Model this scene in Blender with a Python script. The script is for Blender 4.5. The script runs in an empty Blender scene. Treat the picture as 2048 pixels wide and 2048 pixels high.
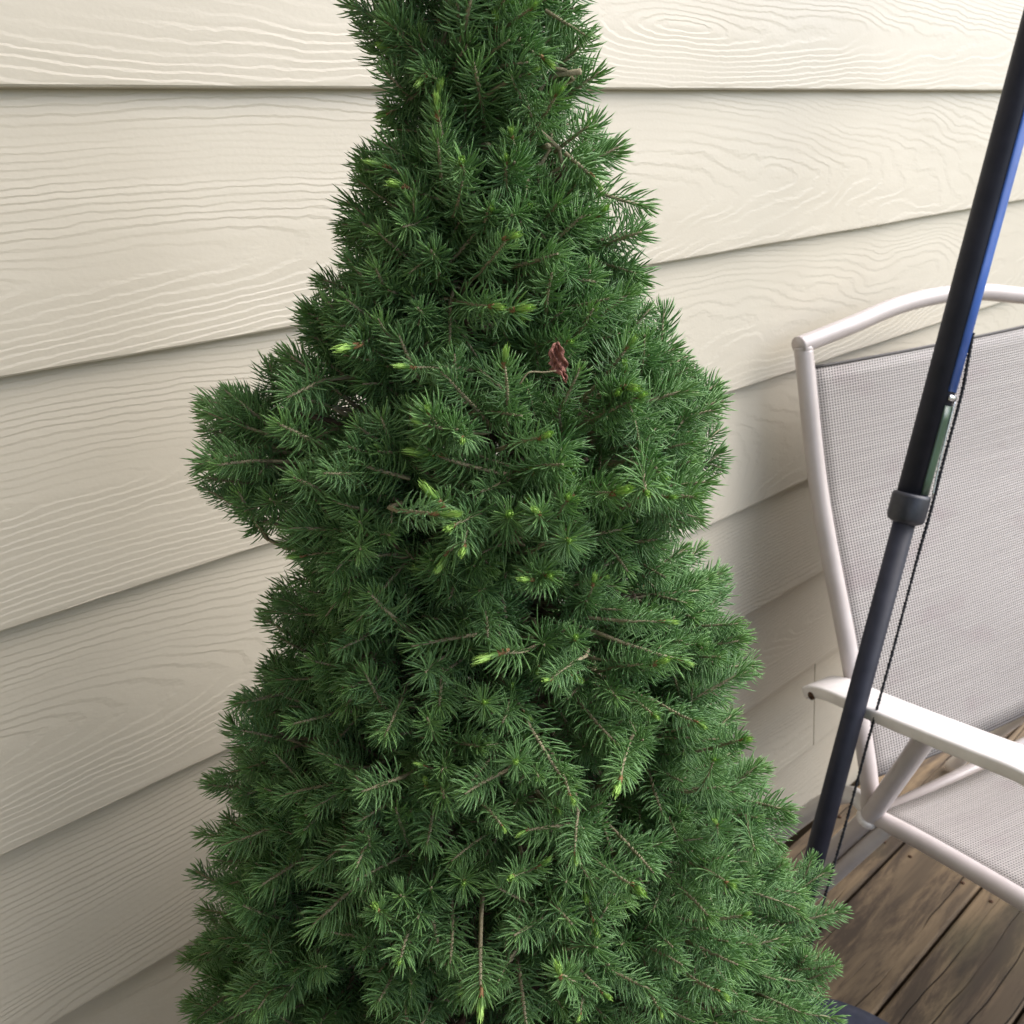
import bpy, bmesh, math, random
import numpy as np
from mathutils import Vector, Matrix, Quaternion

C = bpy.context.scene
COL = C.collection
R_ = math.radians
rnd = random.Random(11)

# ------------------------------------------------------------------ camera
EYE = 1.165                                   # lens height above the deck
cam_d = bpy.data.cameras.new('camera')
cam_d.sensor_width = 36.0
cam_d.lens = 29.88
cam_d.clip_start = 0.02
cam_d.clip_end = 400
cam = bpy.data.objects.new('camera', cam_d)
COL.objects.link(cam)
cx = Vector((0.765, -0.641, -0.064)).normalized()        # picture right
cf = Vector((0.578, 0.727, -0.372)).normalized()         # looking direction
cx = (cx - cf * cx.dot(cf)).normalized()
cu = cx.cross(cf)
M = Matrix((( cx.x, cu.x, -cf.x, 0), (cx.y, cu.y, -cf.y, 0), (cx.z, cu.z, -cf.z, EYE), (0, 0, 0, 1)))
cam.matrix_world = M
cam_d.dof.use_dof = True
cam_d.dof.focus_distance = 0.42
cam_d.dof.aperture_fstop = 24.0
C.camera = cam

# ------------------------------------------------------------------ sky, sun, exposure
SUN_EL, SUN_AZ = 48.0, 134.0                  # azimuth clockwise from +Y
w = bpy.data.worlds.new('World')
C.world = w
w.use_nodes = True
nt = w.node_tree
sky = nt.nodes.new('ShaderNodeTexSky')
sky.sky_type = 'NISHITA'
sky.sun_disc = False
sky.sun_elevation = R_(SUN_EL)
sky.sun_rotation = R_(SUN_AZ)
sky.dust_density = 2.0
sky.ozone_density = 1.0
bg = nt.nodes['Background']
bg.inputs['Strength'].default_value = 0.10
nt.links.new(sky.outputs['Color'], bg.inputs['Color'])
sun_d = bpy.data.lights.new('sun', 'SUN')
sun_d.energy = 1.5
sun_d.angle = R_(70)
sun_d.color = (1.0, 0.975, 0.95)
sun = bpy.data.objects.new('sun', sun_d)
COL.objects.link(sun)
sdir = Vector((math.sin(R_(SUN_AZ)) * math.cos(R_(SUN_EL)), math.cos(R_(SUN_AZ)) * math.cos(R_(SUN_EL)), math.sin(R_(SUN_EL))))
sun.rotation_euler = sdir.to_track_quat('Z', 'Y').to_euler()
sun.location = sdir * 10
C.view_settings.view_transform = 'Standard'
C.view_settings.look = 'None'
C.view_settings.gamma = 1.0
C.view_settings.use_curve_mapping = False
C.view_settings.exposure = 1.72
C.render.engine = 'CYCLES'
C.cycles.use_denoising = True
C.cycles.max_bounces = 8
C.cycles.diffuse_bounces = 7


# ------------------------------------------------------------------ node helpers
class NB:
    """small node builder"""
    def __init__(s, name, rough=0.6, spec=0.4):
        s.m = bpy.data.materials.new(name)
        s.m.use_nodes = True
        s.t = s.m.node_tree
        s.b = s.t.nodes['Principled BSDF']
        s.b.inputs['Roughness'].default_value = rough
        s.b.inputs['Specular IOR Level'].default_value = spec
        s.out = s.t.nodes['Material Output']

    def n(s, typ, **kw):
        o = s.t.nodes.new(typ)
        for k, v in kw.items():
            setattr(o, k, v)
        return o

    def put(s, sock, v):
        if hasattr(v, 'is_output'):
            s.t.links.new(v, sock)
        else:
            sock.default_value = v

    def math(s, op, a, b=0.0, c=0.0):
        o = s.n('ShaderNodeMath', operation=op)
        for i, v in enumerate((a, b, c)):
            s.put(o.inputs[i], v)
        return o.outputs[0]

    def noise(s, vec, scale=1.0, detail=2.0, rough=0.5, dist=0.0):
        o = s.n('ShaderNodeTexNoise')
        s.put(o.inputs['Vector'], vec)
        o.inputs['Scale'].default_value = scale
        o.inputs['Detail'].default_value = detail
        o.inputs['Roughness'].default_value = rough
        o.inputs['Distortion'].default_value = dist
        return o.outputs['Fac']

    def xyz(s, x, y, z):
        o = s.n('ShaderNodeCombineXYZ')
        for i, v in enumerate((x, y, z)):
            s.put(o.inputs[i], v)
        return o.outputs[0]

    def sep(s, v):
        o = s.n('ShaderNodeSeparateXYZ')
        s.put(o.inputs[0], v)
        return o.outputs

    def coord(s, which='Object'):
        return s.n('ShaderNodeTexCoord').outputs[which]

    def attr(s, name, typ='GEOMETRY'):
        o = s.n('ShaderNodeAttribute', attribute_type=typ, attribute_name=name)
        return o.outputs['Fac']

    def ramp(s, fac, stops):
        o = s.n('ShaderNodeValToRGB')
        s.put(o.inputs[0], fac)
        r = o.color_ramp
        while len(r.elements) < len(stops):
            r.elements.new(0.5)
        for e, (p, c) in zip(r.elements, stops):
            e.position = p
            e.color = (*c, 1) if len(c) == 3 else c
        return o.outputs[0]

    def mix(s, f, a, b):
        o = s.n('ShaderNodeMix', data_type='RGBA')
        s.put(o.inputs[0], f)
        s.put(o.inputs[6], a if hasattr(a, 'is_output') else (*a, 1))
        s.put(o.inputs[7], b if hasattr(b, 'is_output') else (*b, 1))
        return o.outputs[2]

    def rng(s, v, a, b, c, d, smooth=True):
        o = s.n('ShaderNodeMapRange', interpolation_type='SMOOTHSTEP' if smooth else 'LINEAR')
        s.put(o.inputs[0], v)
        for i, q in enumerate((a, b, c, d)):
            o.inputs[i + 1].default_value = q
        return o.outputs[0]

    def bump(s, h, dist=1.0, strength=1.0):
        o = s.n('ShaderNodeBump')
        o.inputs['Strength'].default_value = strength
        o.inputs['Distance'].default_value = dist
        s.put(o.inputs['Height'], h)
        s.t.links.new(o.outputs[0], s.b.inputs['Normal'])

    def color(s, v):
        s.put(s.b.inputs['Base Color'], v if hasattr(v, 'is_output') else (*v, 1))

    def set(s, key, v):
        s.put(s.b.inputs[key], v)


# ------------------------------------------------------------------ materials
def mat_siding():
    k = NB('siding_paint', 0.42, 0.45)
    x, y, z = k.sep(k.coord('Object'))
    seed = k.attr('grain_seed', 'OBJECT')
    cen = k.attr('grain_centre', 'OBJECT')
    apex = k.attr('grain_apex', 'OBJECT')
    slope = k.attr('grain_slope', 'OBJECT')
    n_lo = k.math('SUBTRACT', k.noise(k.xyz(k.math('MULTIPLY', x, 2.0), seed, 0.0), 1, 1), 0.5)
    zc = k.math('ADD', cen, k.math('MULTIPLY', n_lo, 0.05))
    n_s = k.math('SUBTRACT', k.noise(k.xyz(k.math('MULTIPLY', x, 3.1), k.math('ADD', seed, 7.3), k.math('MULTIPLY', z, 9.0)), 1, 2), 0.5)
    s_ = k.math('ADD', k.math('MULTIPLY', k.math('SUBTRACT', x, apex), slope), k.math('MULTIPLY', n_s, 0.055))
    dz = k.math('SUBTRACT', z, zc)
    g = k.math('SQRT', k.math('ADD', k.math('MULTIPLY', dz, dz), k.math('MULTIPLY', s_, s_)))
    wig = k.math('SUBTRACT', k.noise(k.xyz(k.math('MULTIPLY', x, 16.0), seed, k.math('MULTIPLY', z, 45.0)), 1, 3, 0.55), 0.5)
    g = k.math('ADD', g, k.math('MULTIPLY', wig, 0.0065))
    fine = k.math('SUBTRACT', k.noise(k.xyz(k.math('MULTIPLY', x, 70.0), seed, k.math('MULTIPLY', z, 160.0)), 1, 2, 0.6), 0.5)
    g = k.math('ADD', g, k.math('MULTIPLY', fine, 0.0027))
    vary = k.noise(k.xyz(k.math('MULTIPLY', g, 26.0), seed, 3.0), 1, 1)
    ph = k.math('ADD', k.math('MULTIPLY', g, 188.0), k.math('MULTIPLY', vary, 2.2))
    saw = k.math('FRACT', ph)
    h = k.math('MINIMUM', k.math('DIVIDE', saw, 0.27), k.math('DIVIDE', k.math('SUBTRACT', 1.0, saw), 0.73))
    amp = k.rng(k.noise(k.xyz(k.math('MULTIPLY', x, 2.6), k.math('ADD', seed, 2.2), k.math('MULTIPLY', z, 26.0)), 1, 2), 0.30, 0.58, 0.14, 1.0)
    h = k.math('MULTIPLY', h, amp)
    pits = k.noise(k.xyz(k.math('MULTIPLY', x, 260.0), seed, k.math('MULTIPLY', z, 420.0)), 1, 2)
    h = k.math('ADD', k.math('MULTIPLY', h, 0.00028), k.math('MULTIPLY', pits, 0.00010))
    k.bump(h, 1.0, 1.0)
    blot = k.noise(k.xyz(k.math('MULTIPLY', x, 3.0), seed, k.math('MULTIPLY', z, 5.0)), 1, 4, 0.6)
    k.color(k.mix(k.rng(blot, 0.3, 0.7, 0, 1), (0.462, 0.420, 0.345), (0.492, 0.450, 0.372)))
    return k.m


def mat_deck():
    k = NB('weathered_deck_wood', 0.85, 0.15)
    x, y, z = k.sep(k.coord('Object'))
    seed = k.attr('grain_seed', 'OBJECT')
    grain = k.noise(k.xyz(k.math('MULTIPLY', x, 5.0), k.math('MULTIPLY', y, 120.0), seed), 1, 4, 0.65, 0.4)
    streak = k.noise(k.xyz(k.math('MULTIPLY', x, 2.4), k.math('MULTIPLY', y, 22.0), k.math('ADD', seed, 4.0)), 1, 3, 0.55)
    stain = k.noise(k.xyz(k.math('MULTIPLY', x, 4.5), k.math('MULTIPLY', y, 24.0), k.math('ADD', seed, 9.0)), 1, 6, 0.68, 0.3)
    base = k.mix(grain, (0.160, 0.114, 0.071), (0.330, 0.240, 0.148))
    base = k.mix(k.rng(streak, 0.40, 0.62, 0.0, 0.75), base, (0.100, 0.078, 0.058))
    base = k.mix(k.rng(stain, 0.42, 0.62, 0.0, 0.80), base, (0.058, 0.045, 0.038))
    moss = k.noise(k.xyz(k.math('MULTIPLY', x, 3.0), k.math('MULTIPLY', y, 8.0), k.math('ADD', seed, 21.0)), 1, 2)
    base = k.mix(k.rng(moss, 0.55, 0.75, 0.0, 0.4), base, (0.10, 0.10, 0.055))
    # long drying cracks along the board
    wob = k.math('SUBTRACT', k.noise(k.xyz(k.math('MULTIPLY', x, 3.0), seed, 1.0), 1, 3), 0.5)
    cy = k.math('ADD', k.math('MULTIPLY', y, 31.0), k.math('ADD', k.math('MULTIPLY', wob, 1.3), seed))
    f = k.math('ABSOLUTE', k.math('SUBTRACT', k.math('FRACT', cy), 0.5))
    gate = k.noise(k.xyz(k.math('MULTIPLY', x, 2.2), k.math('MULTIPLY', y, 24.0), k.math('ADD', seed, 31.0)), 1, 1)
    crack = k.math('MULTIPLY', k.rng(f, 0.012, 0.045, 1.0, 0.0), k.rng(gate, 0.44, 0.54, 0.0, 1.0))
    base = k.mix(k.math('MULTIPLY', crack, 0.85), base, (0.022, 0.016, 0.012))
    k.color(base)
    h = k.math('SUBTRACT', k.math('MULTIPLY', grain, 0.0006), k.math('MULTIPLY', crack, 0.002))
    k.bump(h, 1.0, 0.8)
    return k.m


def mat_needle():
    k = NB('spruce_needle', 0.40, 0.60)
    tint = k.attr('tint')
    young = k.attr('young')
    info = k.n('ShaderNodeObjectInfo')
    r = info.outputs['Random']
    c = k.mix(tint, (0.128, 0.268, 0.112), (0.270, 0.475, 0.195))
    c = k.mix(k.math('MULTIPLY', r, 0.45), c, (0.205, 0.390, 0.110))
    c = k.mix(young, c, (0.26, 0.46, 0.11))
    k.color(c)
    tr = k.n('ShaderNodeBsdfTranslucent')
    k.t.links.new(k.mix(0.5, c, (0.17, 0.34, 0.07)), tr.inputs['Color'])
    ms = k.n('ShaderNodeMixShader')
    ms.inputs[0].default_value = 0.42
    k.t.links.new(k.b.outputs[0], ms.inputs[1])
    k.t.links.new(tr.outputs[0], ms.inputs[2])
    k.t.links.new(ms.outputs[0], k.out.inputs['Surface'])
    return k.m


def mat_noisy(name, c1, c2, scale=30, rough=0.6, spec=0.4, bump=0.0, metal=0.0, coat=0.0):
    k = NB(name, rough, spec)
    co = k.coord('Object')
    f = k.noise(co, scale, 4, 0.6)
    k.color(k.mix(k.rng(f, 0.3, 0.7, 0, 1), c1, c2))
    if bump:
        k.bump(f, bump, 1.0)
    k.set('Metallic', metal)
    if coat:
        k.set('Coat Weight', coat)
        k.set('Coat Roughness', 0.15)
    return k.m


def mat_sling():
    """woven vinyl-coated mesh: u across the chair, v along the warp, in metres"""
    k = NB('woven_sling_mesh', 0.55, 0.35)
    u, v, _ = k.sep(k.coord('UV'))
    pu, pv = 0.0046, 0.0037
    a = k.math('ABSOLUTE', k.math('SUBTRACT', k.math('FRACT', k.math('DIVIDE', u, pu)), 0.5))
    b = k.math('ABSOLUTE', k.math('SUBTRACT', k.math('FRACT', k.math('DIVIDE', v, pv)), 0.5))
    hole = k.math('MULTIPLY', k.rng(a, 0.16, 0.30, 0, 1), k.rng(b, 0.16, 0.30, 0, 1))
    row = k.noise(k.xyz(k.math('MULTIPLY', u, 4.0), k.math('MULTIPLY', v, 420.0), 0.0), 1, 2, 0.7)
    blot = k.noise(k.xyz(k.math('MULTIPLY', u, 9.0), k.math('MULTIPLY', v, 16.0), 2.0), 1, 3)
    c = k.mix(k.rng(row, 0.3, 0.72, 0, 1), (0.345, 0.315, 0.295), (0.42, 0.385, 0.36))
    c = k.mix(k.rng(blot, 0.5, 0.75, 0, 0.45), c, (0.30, 0.235, 0.24))
    c = k.mix(k.math('MULTIPLY', hole, 0.95), c, (0.04, 0.035, 0.034))
    k.color(c)
    h = k.math('SUBTRACT', k.math('MULTIPLY', k.math('ADD', a, b), -0.0006), k.math('MULTIPLY', hole, 0.0006))
    k.bump(h, 1.0, 0.9)
    return k.m


def mat_leaf():
    k = NB('dry_leaf', 0.7, 0.3)
    co = k.coord('Object')
    f = k.noise(co, 420, 4, 0.65, 0.6)
    k.color(k.mix(k.rng(f, 0.3, 0.7, 0, 1), (0.13, 0.045, 0.034), (0.36, 0.17, 0.135)))
    k.bump(f, 0.0008, 1.0)
    return k.m


def mat_twig():
    k = NB('spruce_twig_bark', 0.75, 0.25)
    co = k.coord('Object')
    f = k.noise(co, 700, 3, 0.6)
    k.color(k.mix(f, (0.16, 0.135, 0.085), (0.40, 0.35, 0.23)))
    k.bump(f, 0.0005, 1.0)
    return k.m


def mat_bud():
    k = NB('fresh_bud', 0.5, 0.4)
    z = k.sep(k.coord('Object'))[2]
    k.color(k.mix(k.rng(z, 0.0, 0.006, 0, 1), (0.15, 0.31, 0.065), (0.32, 0.52, 0.12)))
    k.set('Subsurface Weight', 0.0)
    return k.m


MS = dict(
    siding=mat_siding(), deck=mat_deck(), needle=mat_needle(), sling=mat_sling(), leaf=mat_leaf(),
    twig=mat_twig(), bud=mat_bud(),
    bark=mat_noisy('trunk_bark', (0.05, 0.035, 0.025), (0.12, 0.085, 0.06), 90, 0.85, 0.2, 0.004),
    frame=mat_noisy('taupe_powder_coat', (0.45, 0.395, 0.38), (0.50, 0.445, 0.43), 22, 0.34, 0.5, 0.0, 0.0, 0.15),
    arm=mat_noisy('pale_powder_coat', (0.66, 0.62, 0.60), (0.74, 0.70, 0.68), 26, 0.33, 0.5, 0.0, 0.0, 0.2),
    rust=mat_noisy('rusty_hole', (0.03, 0.018, 0.012), (0.10, 0.045, 0.02), 300, 0.8, 0.2),
    black=mat_noisy('black_pole_paint', (0.012, 0.013, 0.021), (0.018, 0.019, 0.029), 40, 0.5, 0.22),
    plastic=mat_noisy('black_collar_plastic', (0.014, 0.015, 0.022), (0.024, 0.025, 0.034), 120, 0.42, 0.5),
    blue=mat_noisy('painted_sky_reflection', (0.025, 0.075, 0.28), (0.045, 0.115, 0.40), 14, 0.33, 0.5),  # sky reflection on the pole's side, painted as a solid colour
    green=mat_noisy('painted_tree_reflection', (0.030, 0.055, 0.035), (0.045, 0.080, 0.050), 14, 0.3, 0.5),  # tree reflection below the clip, painted as a solid colour
    steel=mat_noisy('bright_steel', (0.62, 0.63, 0.66), (0.75, 0.76, 0.78), 200, 0.25, 0.5, 0.0, 0.9),
    cord=mat_noisy('black_cord_fibre', (0.012, 0.013, 0.016), (0.035, 0.036, 0.042), 900, 0.8, 0.2, 0.0004),
    scale=mat_noisy('bud_scale', (0.16, 0.085, 0.04), (0.34, 0.20, 0.10), 900, 0.8, 0.2),
    soffit=mat_noisy('added_roof_paint', (0.62, 0.60, 0.56), (0.68, 0.66, 0.62), 6, 0.6, 0.3),  # underside of the added sky-blocking roof
    navy=mat_noisy('navy_base_plastic', (0.026, 0.032, 0.060), (0.040, 0.046, 0.080), 60, 0.5, 0.4, 0.0006),
    pot=mat_noisy('dark_pot_plastic', (0.03, 0.03, 0.034), (0.045, 0.045, 0.05), 40, 0.5, 0.4),
    soil=mat_noisy('potting_soil', (0.02, 0.014, 0.01), (0.055, 0.04, 0.028), 160, 0.9, 0.1, 0.01),
    ground=mat_noisy('lawn_soil', (0.05, 0.075, 0.03), (0.09, 0.11, 0.05), 3, 0.9, 0.1),
    joist=mat_noisy('joist_wood', (0.10, 0.075, 0.05), (0.16, 0.12, 0.08), 30, 0.85, 0.2),
)


# ------------------------------------------------------------------ object helpers
def mesh_obj(name, verts, faces, mats, parent=None, smooth=True, midx=None):
    me = bpy.data.meshes.new(name)
    me.from_pydata([tuple(v) for v in verts], [], [tuple(f) for f in faces])
    for m in (mats if isinstance(mats, (list, tuple)) else [mats]):
        me.materials.append(m)
    if smooth:
        me.polygons.foreach_set('use_smooth', [True] * len(me.polygons))
    if midx is not None:
        me.polygons.foreach_set('material_index', midx)
    me.update()
    return link(name, me, parent)


def link(name, data, parent=None):
    o = bpy.data.objects.new(name, data)
    COL.objects.link(o)
    if parent is not None:
        o.parent = parent
    return o


def thing(name, label, cat, loc=(0, 0, 0), rotz=0.0, group=None, kind=None):
    o = bpy.data.objects.new(name, None)
    o.empty_display_size = 0.05
    COL.objects.link(o)
    o.location = loc
    o.rotation_euler = (0, 0, rotz)
    if label:
        o['label'] = label
    if cat:
        o['category'] = cat
    if group:
        o['group'] = group
    if kind:
        o['kind'] = kind
    return o


def box_data(x0, x1, y0, y1, z0, z1):
    v = [(x0, y0, z0), (x1, y0, z0), (x1, y1, z0), (x0, y1, z0), (x0, y0, z1), (x1, y0, z1), (x1, y1, z1), (x0, y1, z1)]
    f = [(0, 3, 2, 1), (4, 5, 6, 7), (0, 1, 5, 4), (1, 2, 6, 5), (2, 3, 7, 6), (3, 0, 4, 7)]
    return v, f


def smooth_path(pts, n=8):
    """Catmull-Rom through pts"""
    P = [Vector(p) for p in pts]
    P = [P[0] * 2 - P[1]] + P + [P[-1] * 2 - P[-2]]
    out = []
    for i in range(1, len(P) - 2):
        for k in range(n):
            t = k / n
            a, b, c, d = P[i - 1], P[i], P[i + 1], P[i + 2]
            out.append(0.5 * ((2 * b) + (c - a) * t + (2 * a - 5 * b + 4 * c - d) * t * t + (3 * b - a - 3 * c + d) * t ** 3))
    out.append(P[-2])
    return out


def tube_data(path, rad, seg=14, cap=True, prof=None, up=Vector((0, 0, 1))):
    """sweep a circle (or a 2-D profile list) along a path; rad may be a list"""
    path = [Vector(p) for p in path]
    n = len(path)
    rads = rad if isinstance(rad, (list, tuple)) else [rad] * n
    if prof is None:
        prof = [(math.cos(2 * math.pi * i / seg), math.sin(2 * math.pi * i / seg)) for i in range(seg)]
    m = len(prof)
    V, Fc = [], []
    T0 = (path[1] - path[0]).normalized()
    a = up - T0 * up.dot(T0)
    if a.length < 1e-3:
        a = Vector((1, 0, 0)) - T0 * T0.x
    a.normalize()
    for i in range(n):
        if i == 0:
            T = (path[1] - path[0]).normalized()
        elif i == n - 1:
            T = (path[-1] - path[-2]).normalized()
        else:
            T = ((path[i + 1] - path[i]).normalized() + (path[i] - path[i - 1]).normalized()).normalized()
        a = (a - T * a.dot(T)).normalized()
        b = T.cross(a)
        for (p, q) in prof:
            V.append(path[i] + (a * p + b * q) * rads[i])
    for i in range(n - 1):
        for j in range(m):
            k = (j + 1) % m
            Fc.append((i * m + j, i * m + k, (i + 1) * m + k, (i + 1) * m + j))
    if cap:
        Fc.append(tuple(reversed(range(m))))
        Fc.append(tuple((n - 1) * m + j for j in range(m)))
    return V, Fc


def tube(name, path, rad, mat, parent=None, **kw):
    V, Fc = tube_data(path, rad, **kw)
    o = mesh_obj(name, V, Fc, mat, parent)
    return o


def lathe(name, prof, mat, parent=None, seg=48):
    V, Fc = [], []
    n = len(prof)
    for i in range(seg):
        a = 2 * math.pi * i / seg
        for r, z in prof:
            V.append((r * math.cos(a), r * math.sin(a), z))
    for i in range(seg):
        k = (i + 1) % seg
        for j in range(n - 1):
            Fc.append((i * n + j, k * n + j, k * n + j + 1, i * n + j + 1))
    return mesh_obj(name, V, Fc, mat, parent)


# ------------------------------------------------------------------ ground and deck
g = mesh_obj('ground', [(-150, -150, -0.62), (150, -150, -0.62), (150, 150, -0.62), (-150, 150, -0.62)], [(0, 1, 2, 3)], MS['ground'])
g['kind'] = 'structure'

deck = thing('deck', None, None, kind='structure')
PITCH, GAP = 0.1362, 0.0045
y_edge = 0.377
bw = PITCH - GAP


def deck_board(y0, seed):
    """one 5/4 board with eased edges, its own grain, a shade of cup and lift"""
    L0, L1 = -1.6, 3.6
    r = 0.004
    pr = [(0, -0.025), (0, -r), (r * 0.3, -r * 0.3), (r, 0), (bw / 2, 0.0006), (bw - r, 0), (bw - r * 0.3, -r * 0.3), (bw, -r), (bw, -0.025)]
    V, Fc = [], []
    m = len(pr)
    for x in (L0, L1):
        for (yy, zz) in pr:
            V.append((x, yy, zz))
    for j in range(m - 1):
        Fc.append((j, m + j, m + j + 1, j + 1))
    Fc.append((m - 1, 2 * m - 1, m, 0))
    Fc.append(tuple(range(m)))
    Fc.append(tuple(reversed(range(m, 2 * m))))
    o = mesh_obj('board', V, Fc, MS['deck'], deck, smooth=False)
    o.location = (0, y0, rnd.uniform(-0.0012, 0.0))
    o['grain_seed'] = seed
    return o


for i in range(-14, 3):
    y0 = y_edge + i * PITCH + GAP / 2
    if y0 + bw > 0.69:
        continue
    deck_board(y0, 3.7 + 2.37 * i)
for jx in (-0.9, -0.5, -0.1, 0.3, 0.7, 1.235, 1.6, 2.0, 2.4, 2.8, 3.2):
    v, f = box_data(jx - 0.019, jx + 0.019, -1.5, 0.66, -0.21, -0.0262)
    o = mesh_obj('joist', v, f, MS['joist'], deck, smooth=False)
    if jx == 1.235:
        for i in range(-3, 3):
            for dy in (0.022, bw - 0.022):
                y = y_edge + i * PITCH + GAP / 2 + dy
                if y < 0.68:
                    sc = lathe('screw', [(0.0001, 0.0012), (0.0028, 0.0012), (0.0036, 0.0004), (0.0036, -0.004)], MS['rust'], deck, 10)
                    sc.location = (jx + rnd.uniform(-0.006, 0.006), y, 0)

# ------------------------------------------------------------------ house wall: lap siding
wall = thing('siding_wall', 'cream lap siding house wall with embossed wood grain boards behind the spruce', 'wall', (0, 0, 0))
WY, EXPO, Z1 = 0.663, 0.178, EYE + 0.070      # face plane of the lower edges, exposure, first edge under the lens height
THK, RISE = 0.0115, 0.205


def siding_board(x0, x1, zb, seed, cen, apex, slope):
    """lap board: bottom edge proud of the one below, face leaning back to its top"""
    nx = max(2, int((x1 - x0) / 0.08))
    pr = [(THK, -0.0005), (0.0012, 0.0), (0.0, 0.0014), (0.0, 0.004), (0.0055, 0.10), (0.0118, RISE), (0.0118 + 0.006, RISE), (THK + 0.0005, 0.01)]
    V, Fc = [], []
    m = len(pr)
    r2 = random.Random(int(seed * 100))
    for i in range(nx + 1):
        x = (x1 - x0) * i / nx
        wv = r2.uniform(-0.0004, 0.0004) if 0 < i < nx else 0
        for j, (yy, zz) in enumerate(pr):
            V.append((x, yy + (wv if 0 < j < 5 else 0), zz + (wv if j < 4 else 0)))
    for i in range(nx):
        for j in range(m):
            k = (j + 1) % m
            Fc.append((i * m + j, (i + 1) * m + j, (i + 1) * m + k, i * m + k))
    Fc.append(tuple(range(m)))
    Fc.append(tuple(reversed(range(nx * m, (nx + 1) * m))))
    o = mesh_obj('siding_board', V, Fc, MS['siding'], wall, smooth=False)
    o.location = (x0, WY, zb)
    o['grain_seed'] = seed
    o['grain_centre'] = cen
    o['grain_apex'] = apex - x0
    o['grain_slope'] = slope
    return o


XL, XR = -0.75, 3.7
SHADE_ROOF_X = 0.50  # right edge of the added sky-blocking roof
rows = {  # row: (seed, heart height in board, apex x, slope) per board
    -3: (9.1, 0.09, 0.4, 0.05), -2: (17.3, 0.06, 1.1, 0.04), -1: (22.9, 0.12, 0.2, 0.06),
    0: (31.7, 0.060, 0.80, 0.075), 1: (42.3, 0.062, -0.05, 0.085), 2: (51.1, 0.080, 0.05, 0.075),
    3: (63.9, 0.070, -0.20, 0.11), 4: (74.5, -0.01, 0.7, 0.05), 5: (85.3, 0.10, 1.6, 0.06),
    6: (95.7, 0.05, 0.6, 0.05), 7: (105.1, 0.08, 0.2, 0.05)}
for r_, (seed, cen, apex, slope) in rows.items():
    zb = Z1 - r_ * EXPO
    if zb < -0.1:
        continue
    if r_ == 6:
        siding_board(XL, 1.1835, zb, seed, cen, apex, slope)
        siding_board(1.1860, XR, zb, seed + 4.4, 0.11, 2.2, 0.05)
    else:
        siding_board(XL, XR, zb, seed, cen, apex, slope)
v, f = box_data(XL, XR, WY + 0.019, WY + 0.12, -0.4, 2.3)
mesh_obj('sheathing', v, f, MS['joist'], wall, smooth=False)

# unseen roof added to block sky light on the left; right side stays open
roof = thing('added_shade_roof', 'added unseen roof blocking sky light over the left part of the deck', 'roof', (0, 0, 0))
v, f = box_data(-4.0, SHADE_ROOF_X, -2.2, WY + 0.1, 2.42, 2.47)
mesh_obj('soffit', v, f, MS['soffit'], roof, smooth=False)
v, f = box_data(SHADE_ROOF_X + 0.002, SHADE_ROOF_X + 0.03, -2.2, WY + 0.1, 2.40, 2.62)
mesh_obj('added_roof_fascia', v, f, MS['soffit'], roof, smooth=False)
v, f = box_data(-4.0, SHADE_ROOF_X, -2.2, WY + 0.1, 2.4735, 2.62)
mesh_obj('added_roof_deck', v, f, MS['joist'], roof, smooth=False)

# unseen siding wall added on the left to block sky and bounce warm light
side = thing('siding_wall', 'added unseen cream siding wall blocking sky at the left end of the deck', 'wall', (0, 0, 0))
SX = -0.70
for r_ in range(-6, 7):
    zb = Z1 - r_ * EXPO
    o = siding_board(0.0, 1.75, zb, 11.0 + 3.3 * r_, 0.07, 1.0, 0.05)
    o.parent = side
    o.location = (SX, -1.10, zb)
    o.rotation_euler = (0, 0, math.pi / 2)
v, f = box_data(SX - 0.12, SX - 0.019, -1.10, WY + 0.1, -0.2, 2.40)
mesh_obj('sheathing', v, f, MS['joist'], side, smooth=False)

# ------------------------------------------------------------------ spruce
AX_T, AX_B = Vector((0.273, 0.345, 1.237)), Vector((0.239, 0.365, 0.593))
VA = Vector((0.255, 0.352, 0)).normalized()
TO_CAM = -VA
LAT = Vector((VA.y, -VA.x, 0))                # to the right of the picture
SIL = [(1.42, 0.004, 0.004), (1.36, 0.022, 0.022), (1.30, 0.042, 0.042), (1.237, 0.0640, 0.0640), (1.2171, 0.0490, 0.0630), (1.1965, 0.046, 0.0650), (1.1685, 0.066, 0.0770),
       (1.1413, 0.0754, 0.0905), (1.1103, 0.092, 0.0988), (1.0904, 0.110, 0.0992), (1.0760, 0.136, 0.110), (1.0670, 0.148, 0.120), (1.0539, 0.1560, 0.131),
       (1.0250, 0.1520, 0.1350), (1.0090, 0.1360, 0.1350), (0.9970, 0.1060, 0.1270), (0.9780, 0.1060, 0.1160), (0.9560, 0.1240, 0.1250), (0.9400, 0.1360, 0.1500), (0.9097, 0.1566, 0.1632),
       (0.8683, 0.1664, 0.1400), (0.8205, 0.1822, 0.1905), (0.7774, 0.1894, 0.1880), (0.757, 0.188, 0.190), (0.736, 0.187, 0.206), (0.71, 0.2060, 0.2420),
       (0.6648, 0.2120, 0.2200), (0.5928, 0.2430, 0.2120), (0.50, 0.245, 0.235), (0.40, 0.235, 0.235), (0.30, 0.17, 0.17)]
SZ = np.array([s[0] for s in SIL][::-1])
SLft = np.array([s[1] for s in SIL][::-1])
SRgt = np.array([s[2] for s in SIL][::-1])


def sm(a):
    k = np.array([1, 2, 3, 2, 1.0])
    k /= k.sum()
    return np.convolve(np.pad(a, 2, mode='edge'), k, 'valid')


SF = sm((SLft + SRgt) / 2)


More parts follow.
